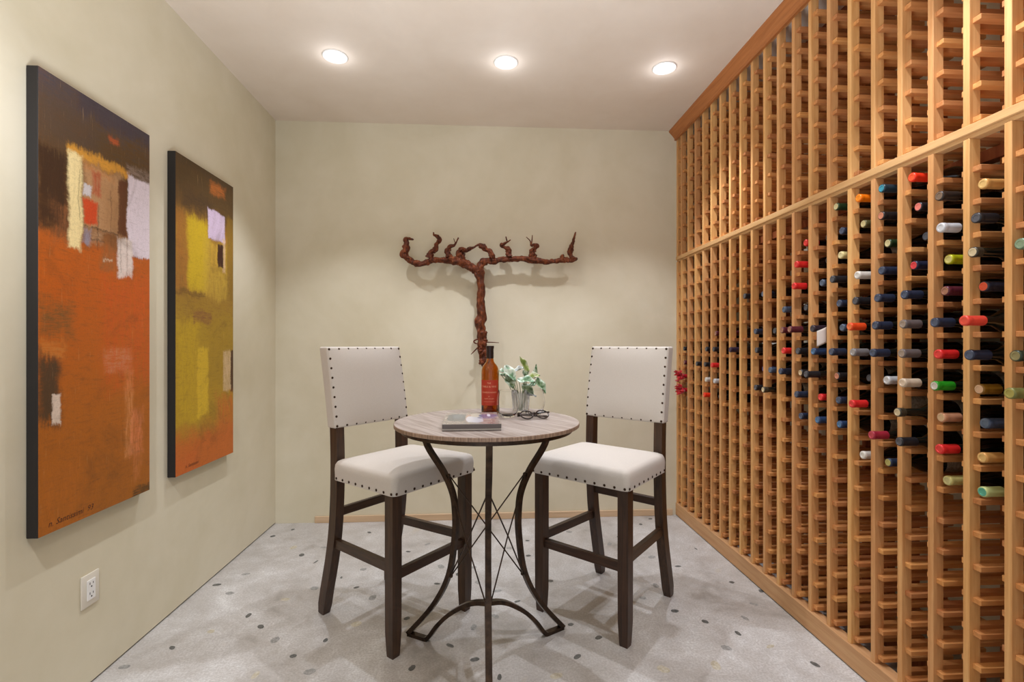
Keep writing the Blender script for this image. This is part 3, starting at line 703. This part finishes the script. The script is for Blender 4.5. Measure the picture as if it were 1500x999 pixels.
    bv = back.modifiers.new('soft_edge', 'BEVEL'); bv.width = .008; bv.segments = 3; bv.limit_method = 'ANGLE'; bv.angle_limit = math.radians(50); 
    b = MB()
    ins = .010
    for i in range(9):
        a = -(W - ins) + 2 * (W - ins) * i / 8
        for z in (zb + ins, zt - ins): nail((a, yc(z) + T / 2 + .0008, z), (0, 1, .1), back)
    for sx in (-1, 1):
        for i in range(1, 8):
            z = zb + ins + (zt - zb - 2 * ins) * i / 8; nail((sx * (W - ins), yc(z) + T / 2 + .0014, z), (0, 1, .1), back)
    return t
def room_xy(xc, zc):
    c, s = 716 / math.hypot(716, 44), 44 / math.hypot(716, 44)
    return (xc * c + zc * s, -xc * s + zc * c)
make_stool('cream linen bar stool with bronze nailheads, standing left of the round table', (-.3424, 2.0819, 0), math.radians(-39.6 - 90))
make_stool('cream linen bar stool with bronze nailheads, standing right of the table beside the wine rack', (.5273, 2.0926, 0), math.radians(-133.3 - 90))

# ------------------------------------------------------------------ bistro table
TX, TY, TZ = .0195, 1.770, .866
t = thing('bistro_table', 'round bar-height bistro table with grey-brown oak top on curved iron legs', 'table', (TX, TY, 0))
b = MB(); b.lathe([(.0, TZ - .0135), (.3275, TZ - .0135), (.330, TZ - .012), (.330, TZ - .0015), (.3285, TZ), (.0, TZ)], 96, cap=False)
for f in b.bm.faces:
    c = f.calc_center_median()
    f.material_index = 1 if math.hypot(c.x, c.y) > .3276 else 0
b.build('tabletop', [M_TOP, M_EDGE], t, True, 40)
b = MB(); b.lathe([(.285, TZ - .0135), (.306, TZ - .0135), (.306, TZ - .030), (.285, TZ - .030), (.285, TZ - .0135)], 80, cap=False); b.build('rim_band', M_IRON, t, True, 40)
LEGS = [math.radians(a) for a in (30.2, 150.8, 270.5)]
legp = spline([(.288, .837), (.262, .752), (.190, .662), (.150, .590), (.1375, .525), (.1375, .430), (.164, .276), (.236, .143), (.352, .008)], 6)
arch = spline([(.352, .006), (.300, .006), (.268, .008), (.250, .024), (.215, .072), (.165, .124), (.10, .172), (.05, .196), (.0, .206)], 5)
def at(r, z, a, off=0.): return Vector((r * math.cos(a) - off * math.sin(a), r * math.sin(a) + off * math.cos(a), z))
for a in LEGS:
    tan = (-math.sin(a), math.cos(a), 0)
    b = MB(); b.sweep([at(r, z, a) for r, z in legp], 1., sq=(.021, .017), up=tan); lg = b.build('leg', M_IRON, t)
    b = MB(); b.sweep([at(r, z, a) for r, z in arch], 1., sq=(.021, .015), up=tan); b.build('foot_arch', M_IRON, lg)
BU, BLo = (.176, .648), (.166, .272)
for i in range(3):
    for j in range(3):
        if i == j: continue
        a, c = LEGS[i], LEGS[j]
        s_ = 1 if ((j - i) % 3 == 1) else -1
        p = at(BU[0] - .010, BU[1], a, s_ * .004); q = at(BLo[0] - .010, BLo[1], c, -s_ * .004)
        mid = (p + q) / 2
        b = MB(); b.sweep([p, mid + Vector((mid.x, mid.y, 0)).normalized() * (.004 * s_), q], .0026, seg=8); b.build('brace_rod', M_IRON, t)
for a in LEGS:
    for r, z in (BU, BLo):
        b = MB(); b.ball(at(r - .011, z, a), .0075, 10, 6); b.build('bolt', M_IRON, t, True)

# ------------------------------------------------------------------ grapevine on the back wall
def vine_tube(b, key, sub=6, seg=14, rough=.16, y0=3.11, tw=3.0, dy=None, fz=34., f2=80.):
    pts = VINE[key]; n = len(pts)
    P = spline([(x, y0 - (dy(i / (n - 1)) if dy else 0), z, r * .9) for i, (x, z, r) in enumerate(pts)], sub)
    ph = random.uniform(0, 50)
    def rf(i, a, p):
        v = noise.noise(Vector((p.x * 34 + ph, p.z * fz, math.cos(a) * 1.3 + math.sin(a)))) + .9 * noise.noise(Vector((p.x * 80 + math.sin(a) * 1.5, p.z * f2 + ph, math.cos(a) * 2.5)))
        return 1 + rough * (math.sin(2 * a + tw * i * .12 + ph) * .5 + .5 * math.sin(5 * a + tw * i * .09)) * .6 + rough * 1.9 * v
    rad = [p[3] for p in P]
    b.sweep([(p[0], p[1], p[2]) for p in P], rad, seg=seg, rfun=rf)
t = thing('grapevine_trunk', 'old gnarled grapevine trunk with spread arms hung on the back wall', 'wall decoration', (0, 0, 0))
b = MB(); vine_tube(b, 'trunk', 16, 32, .19, fz=11., f2=26., dy=lambda q: -.045 * q ** 3); 
rk = random.Random(5)
for i in range(26):                                       # burls and root stubs low on the trunk
    z = 1.02 + .20 * rk.random(); a = rk.uniform(PI, 2 * PI); rr = .021 * (.6 + .4 * (z - 1.0) / .2)
    q = b.ball((0, 0, 0), rk.uniform(.007, .0125), 8, 6, (rk.uniform(.7, 1.5), rk.uniform(.7, 1.2), rk.uniform(.7, 1.6)))
    for v in q: v.co = v.co * (1 + .35 * noise.noise(v.co * 160 + Vector((i, 0, 0)))) + Vector((.003 + rr * math.cos(a), 3.11 + .045 * max(0, (1.2 - z) / .6) ** 3 + rr * math.sin(a), z))
b.build('trunk', M_VINE, t, True, 80)
for k in ('arm0', 'arm1'):
    b = MB(); vine_tube(b, k, 12, 24, .20, fz=30., f2=60.); b.build('cordon_arm', M_VINE, t, True, 80)
for ks, dyv in ((('s0',), .012), (('s1', 's1t'), -.006), (('s2',), .014), (('s3', 's3t'), .01), (('s4', 's4t'), -.004), (('s5',), 0), (('s6',), .006)):
    b = MB()
    for k in ks: vine_tube(b, k, 10, 18 if len(k) < 3 else 6, .32 if len(k) < 3 else .1, dy=lambda q, d=dyv: d * q)
    b.build('spur', M_VINE, t, True, 80)
for k in ('r0', 'r1', 'r2'):
    b = MB(); vine_tube(b, k, 5, 6, .1, y0=3.105); b.build('root_tendril', M_VINE, t, True, 80)
b = MB(); b.sweep([(-.01, 3.13, 1.56), (-.01, YB - .001, 1.56)], .006, seg=8); b.build('wall_hook', M_IRON, t)

# ------------------------------------------------------------------ things on the table
# wine bottle: clear amber glass, orange label
bx, by = .0322, 1.935
t = thing('wine_bottle', 'amber glass wine bottle with orange-red label standing on the round table', 'wine bottle', (bx, by, TZ))
r_ = .0348
outer = [(.0, .030), (.006, .027), (.014, .014), (.024, .002), (.029, 0), (r_ - .0015, .002), (r_, .006), (r_, .166), (.0340, .176), (.0310, .186), (.0255, .194), (.0190, .2015), (.0150, .209), (.0136, .219), (.0130, .262), (.0150, .2625), (.0150, .268), (.0118, .2688)]
inner = [(.0100, .2688), (.0102, .262), (.0108, .220), (.0122, .210), (.0162, .2025), (.0230, .194), (.0285, .1855), (.0313, .1755), (r_ - .0028, .165), (r_ - .0028, .010), (.026, .006), (.016, .018), (.007, .031), (.0, .034)]
b = MB(); b.lathe(outer + inner, 40, cap=False); g = b.build('glass', M_AMBER, t, True, 60)
b = MB(); b.lathe([(.0136, .2075 + .012), (.0141, .2195 + .003), (.0140, .258), (.0156, .2605), (.0156, .2690), (.0120, .2698), (.0, .2698)], 32, cap=False); b.build('foil_capsule', simple('dark_brown_foil', S(44, 26, 20), .4, .3), t, True, 50)
b = MB(); aC = math.atan2(-by, -bx)
def cyl_patch(b, r, a0, a1, z0, z1, n=28):
    A = [b.bm.verts.new((r * math.cos(a0 + (a1 - a0) * i / n), r * math.sin(a0 + (a1 - a0) * i / n), z0)) for i in range(n + 1)]
    B = [b.bm.verts.new((r * math.cos(a0 + (a1 - a0) * i / n), r * math.sin(a0 + (a1 - a0) * i / n), z1)) for i in range(n + 1)]
    for i in range(n): b.bm.faces.new((A[i], A[i + 1], B[i + 1], B[i]))
aL = aC - .12
cyl_patch(b, r_ + .0004, aL - 1.18, aL + 1.18, .037, .136)
lab = b.build('paper_label', simple('orange_red_label', S(178, 50, 22), .55), t, True)
M_LTX = simple('pale_label_ink', S(232, 170, 134), .6)
for txt, size, z in (('THE', .0085, .124), ('TABLE & VINE', .0098, .1105), ('CHARDONNAY', .0088, .088), ('*', .012, .070), ('NAPA VALLEY', .0062, .0635), ('ESTATE BOTTLED WINE', .004, .052)):
    me = text_mesh(txt, size)
    for v in me.vertices:
        a = aL + v.co.x / r_; v.co = Vector(((r_ + .0009) * math.cos(a), (r_ + .0009) * math.sin(a), z + v.co.y))
    me.materials.append(M_LTX); link('label_lettering', me, lab)

# book
t = thing('hardcover_book', 'hardcover book with a photographic cover lying on the round table', 'book', (-.035, 1.690, TZ), math.radians(1.2))
def cover_mat():
    n = NT('photo_cover'); co = n.coord('Object'); sx = n.n('SeparateXYZ'); n.put(sx.inputs[0], co)
    a = n.noise(co, 26, 4, .6, .8)
    c = n.ramp(a, [(.3, S(118, 108, 104)), (.5, S(150, 140, 134)), (.7, S(176, 168, 162))])
    d = n.noise(co, 40, 4, .65, .8)
    def blob(x, y, rx, ry, col, c, op=.95):
        ex = n.math('POWER', n.math('ABSOLUTE', n.math('DIVIDE', n.math('SUBTRACT', sx.outputs[0], x), rx)), 3); ey = n.math('POWER', n.math('ABSOLUTE', n.math('DIVIDE', n.math('SUBTRACT', sx.outputs[1], y), ry)), 3)
        return n.mix(n.mrange(n.math('ADD', n.math('ADD', ex, ey), n.math('MULTIPLY', d, 1.4)), 1.3, 1.8, op, 0), c, col)
    c = blob(-.052, .012, .034, .085, S(84, 92, 102), c); c = blob(-.046, .03, .020, .05, S(116, 126, 134), c, .7)
    c = blob(-.006, -.005, .016, .085, S(178, 146, 130), c); c = blob(.010, -.03, .030, .075, S(206, 206, 216), c); c = blob(.016, .06, .020, .05, S(206, 196, 178), c, .8)
    c = blob(.058, .05, .034, .035, S(108, 112, 146), c); c = blob(.052, .0, .034, .02, S(120, 124, 152), c, .8); c = blob(.060, .06, .006, .03, S(222, 222, 232), c)
    n.set(Base_Color=c, Roughness=.22, Coat_Weight=.3); return n.m
M_COVER = cover_mat(); M_PAGE = simple('book_pages', S(214, 208, 200), .8); M_SPINE = simple('book_board', S(98, 90, 88), .45)
b = MB(); b.box(-.094, .094, -.132, .132, .0195, .022, .0004)
for f in b.bm.faces: f.material_index = 0 if f.normal.z > .5 else 1
b.build('front_cover', [M_COVER, M_SPINE], t)
b = MB(); b.box(-.094, .094, -.132, .132, 0, .0025, .0004); b.build('back_cover', M_SPINE, t)
b = MB(); b.box(-.094, .094, -.1345, -.131, .0075, .022, .001); b.build('spine', M_SPINE, t)
b = MB(); b.box(-.0925, .0925, -.1308, .128, .0026, .0194); b.build('page_block', M_PAGE, t)

# vase and plant
vx, vy = .157, 1.975
t = thing('glass_vase', 'small ribbed clear glass vase holding the plant on the table', 'vase', (vx, vy, TZ))
rib = lambda a, h: 1 + .018 * math.cos(28 * a)
b = MB(); b.lathe([(.0, 0), (.030, 0), (.032, .003), (.0345, .04), (.0370, .080), (.0362, .0808), (.0345, .080), (.0318, .04), (.0295, .010), (.0, .008)], 112, cap=False, rfun=rib); b.build('vase_body', M_FROST, t, True, 60)
def leafmat(name, g1, g2, w):
    n = NT(name); co = n.n('TexCoord').outputs['UV']; sx = n.n('SeparateXYZ'); n.put(sx.inputs[0], co)
    ob = n.coord('Object')
    a = n.noise(ob, 34, 3, .55, 1.0)
    edge = n.math('ABSOLUTE', n.math('SUBTRACT', sx.outputs[0], .5))
    f = n.math('ADD', a, n.math('MULTIPLY', edge, .35))
    c = n.ramp(f, [(.42, g1), (.53, g2), (.60, w), (.80, S(218, 224, 208))])
    c = n.mix(n.mrange(edge, .0, .025, .6, 0), c, S(178, 196, 140))
    n.set(Base_Color=c, Roughness=.4, Subsurface_Weight=.0, Specular_IOR_Level=.5); return n.m
M_LF = [leafmat('pothos_green', S(40, 72, 36), S(74, 112, 66), S(140, 168, 130)), leafmat('pothos_pale', S(78, 122, 84), S(126, 164, 132), S(190, 208, 190)),
        leafmat('pothos_lime', S(120, 144, 60), S(156, 176, 96), S(204, 210, 160)), leafmat('pothos_dark', S(44, 66, 34), S(72, 96, 50), S(120, 140, 100)), leafmat('pothos_grey', S(108, 124, 118), S(146, 158, 156), S(186, 190, 192))]
M_STEM = simple('green_stem', S(104, 120, 72), .5)
pl = thing('pothos_cutting', 'variegated green and white pothos cutting standing in the glass vase', 'plant', (vx, vy, TZ + .008))
def leaf(base, tip, width, face, m, droop=.18, stem=True, org=(0, 0, .004)):
    B, Tt = Vector(base), Vector(tip); ax = Tt - B; L = ax.length; d = ax.normalized(); f = Vector(face); f = (f - d * f.dot(d)).normalized(); s_ = d.cross(f)
    b = MB(); uvs = {}; NL, NWd = 12, 6; g = []
    for i in range(NL + 1):
        q = i / NL; w = width * (math.sin(PI * min(1, q ** .72 * .97 + .03)) ** .85) if i < NL else 0.0005
        back = -.10 * L * max(0, 1 - q * 5)
        row = []
        for j in range(-NWd // 2, NWd // 2 + 1):
            e = j / (NWd / 2)
            p = B + d * (q * L + back * abs(e)) + s_ * (e * w / 2) + f * (-droop * L * q * q + .16 * width * abs(e) ** 1.5 * 1.2 + .004 * math.sin(9 * q + 3 * e))
            v = b.bm.verts.new(p); row.append(v); uvs[v] = (e / 2 + .5, q)
        g.append(row)
    uvl = b.bm.loops.layers.uv.new('leaf')
    for A, C in zip(g, g[1:]):
        for j in range(len(A) - 1):
            fc = b.bm.faces.new((A[j], A[j + 1], C[j + 1], C[j]))
            for lp in fc.loops: lp[uvl].uv = uvs[lp.vert]
    o = b.build('leaf', m, pl, True, 180)
    md = o.modifiers.new('thick', 'SOLIDIFY'); md.thickness = .0005
    if stem:
        O = Vector(org); mid = (O + B) / 2 + Vector((0, 0, .02))
        pts = spline([tuple(O), tuple(mid), tuple(B)], 6)
        sb = MB(); sb.sweep(pts, .0013, seg=6); sb.build('stem', M_STEM, pl)
def px(dx, dz, dy=0.): return ((dx) / 360., dy, (dz) / 360. - .0)
# measured from the vase's axis: sideways, up (from vase foot), and towards the room
Z0 = 605
def pq(x, y, dy): return ((x - 763) / 360., dy, (Z0 - y) / 360. - .008)
leaf(pq(744, 546, .0), pq(731, 543, -.035), .030, (0, -.5, 1), M_LF[1], .1, org=(-.004, .004, .003))
leaf(pq(741, 539, -.015), pq(754, 557, -.05), .044, (.2, -1, .6), M_LF[1], .12, org=(-.006, 0, .003))
leaf(pq(733, 549, .02), pq(742, 552, -.01), .020, (0, -.4, 1), M_LF[0], .1, org=(-.006, .004, .003))
leaf(pq(745, 552, -.01), pq(751, 569, -.045), .044, (0, -1, .25), M_LF[3], .08, org=(-.004, -.004, .003))
leaf(pq(753, 545, .03), pq(770, 539, .02), .028, (0, -.5, 1), M_LF[4], .1, org=(0, .006, .003))
leaf(pq(774, 545, .02), pq(759, 524, .0), .030, (.5, -1, .3), M_LF[2], -.12, org=(.002, .006, .003))
leaf(pq(760, 558, -.02), pq(782, 557, -.055), .044, (0, -.75, 1), M_LF[1], .12, org=(.002, -.006, .003))
leaf(pq(766, 565, -.025), pq(780, 577, -.055), .038, (0, -1, .5), M_LF[3], .12, org=(.004, -.006, .003))
leaf(pq(770, 552, .03), pq(773, 540, .045), .026, (0, -1, .3), M_LF[0], .05, org=(.004, .006, .003))
leaf(pq(785, 553, .01), pq(786, 535, .01), .018, (-.4, -1, .1), M_LF[0], .02, org=(.006, .004, .003))
leaf(pq(774, 554, .0), pq(790, 550, -.02), .036, (0, -.9, 1), M_LF[2], .12, org=(.006, 0, .003))
leaf(pq(787, 557, .0), pq(799, 577, -.02), .036, (.4, -1, .4), M_LF[0], .06, org=(.006, 0, .003))
leaf(pq(768, 576, -.03), pq(784, 580, -.05), .022, (0, -.4, 1), M_LF[4], .04, org=(.006, -.004, .003))
leaf(pq(752, 557, .035), pq(746, 541, .05), .034, (0, -1, .4), M_LF[0], .05, org=(-.004, .006, .003))
leaf(pq(778, 566, .02), pq(790, 562, .03), .030, (0, -.6, 1), M_LF[0], .1, org=(.005, .004, .003))

# stemless wine glasses
gp = [(.0, 0), (.022, 0), (.026, .003), (.036, .018), (.0425, .040), (.0435, .056), (.041, .080), (.0375, .100), (.0368, .1005), (.0362, .100), (.0398, .080), (.0423, .056), (.0413, .040), (.0350, .0195), (.024, .008), (.0, .006)]
def wineglass(label, x, y):
    t = thing('wine_glass', label, 'glass', (x, y, TZ), 0, 'stemless wine glasses on the table')
    b = MB(); b.lathe(gp, 48, cap=False); b.build('glass_bowl', M_CLEAR, t, True, 60)
wineglass('clear stemless wine glass on the table, beside the amber bottle in front of the vase', .098, 1.852)
wineglass('clear stemless wine glass on the table, right of the vase behind the eyeglasses', .200, 1.885)

# eyeglasses, folded, lens side down towards the left
t = thing('eyeglasses', 'folded dark tortoiseshell eyeglasses lying on the table in front of the vase', 'eyeglasses', (.192, 1.792, TZ), math.radians(12))
M_TORT = simple('dark_tortoiseshell', S(40, 24, 18), .25)
def rim_pts(cx_, n=28):
    return [(cx_ + .0225 * math.cos(2 * PI * i / n) * (1 + .06 * math.cos(4 * PI * i / n)), 0, .0185 + .0165 * math.sin(2 * PI * i / n)) for i in range(n + 1)]
b = MB()
for sx in (-1, 1): b.sweep([(x, -.004 + 1.1 * (z - .0185), .004 + z * .72) for x, y, z in rim_pts(sx * .030)], .0026, seg=8, cap=False)
b.sweep([(-.0085, .001, .021), (0, .000, .0235), (.0085, .001, .021)], .0026, seg=8)
for sx in (-1, 1): b.sweep([(sx * .0505, .003, .022), (sx * .058, .005, .023), (sx * .060, .008, .022)], .0034, seg=8)
b.build('frame_front', M_TORT, t, True)
for sx, z in ((-1, .010), (1, .016)):
    pts = spline([(sx * .060, .008, .022), (sx * .054, .014, z + .006), (sx * .0, .020 + .004 * sx, z), (-sx * .040, .021, z - .004), (-sx * .058, .024, z - .0055)], 5)
    b = MB(); b.sweep(pts, [.0028] * (len(pts) - 5) + [.0036] * 5, seg=8); b.build('temple', M_TORT, t, True)
for sx in (-1, 1):
    b = MB(); n_ = 24
    vs = [b.bm.verts.new((sx * .030 + .0212 * math.cos(2 * PI * i / n_), -.004 + 1.1 * .0152 * math.sin(2 * PI * i / n_), .004 + .72 * (.0185 + .0152 * math.sin(2 * PI * i / n_)))) for i in range(n_)]
    b.bm.faces.new(vs); o = b.build('spectacle_lens', M_CLEAR, t); md = o.modifiers.new('thick', 'SOLIDIFY'); md.thickness = .0012
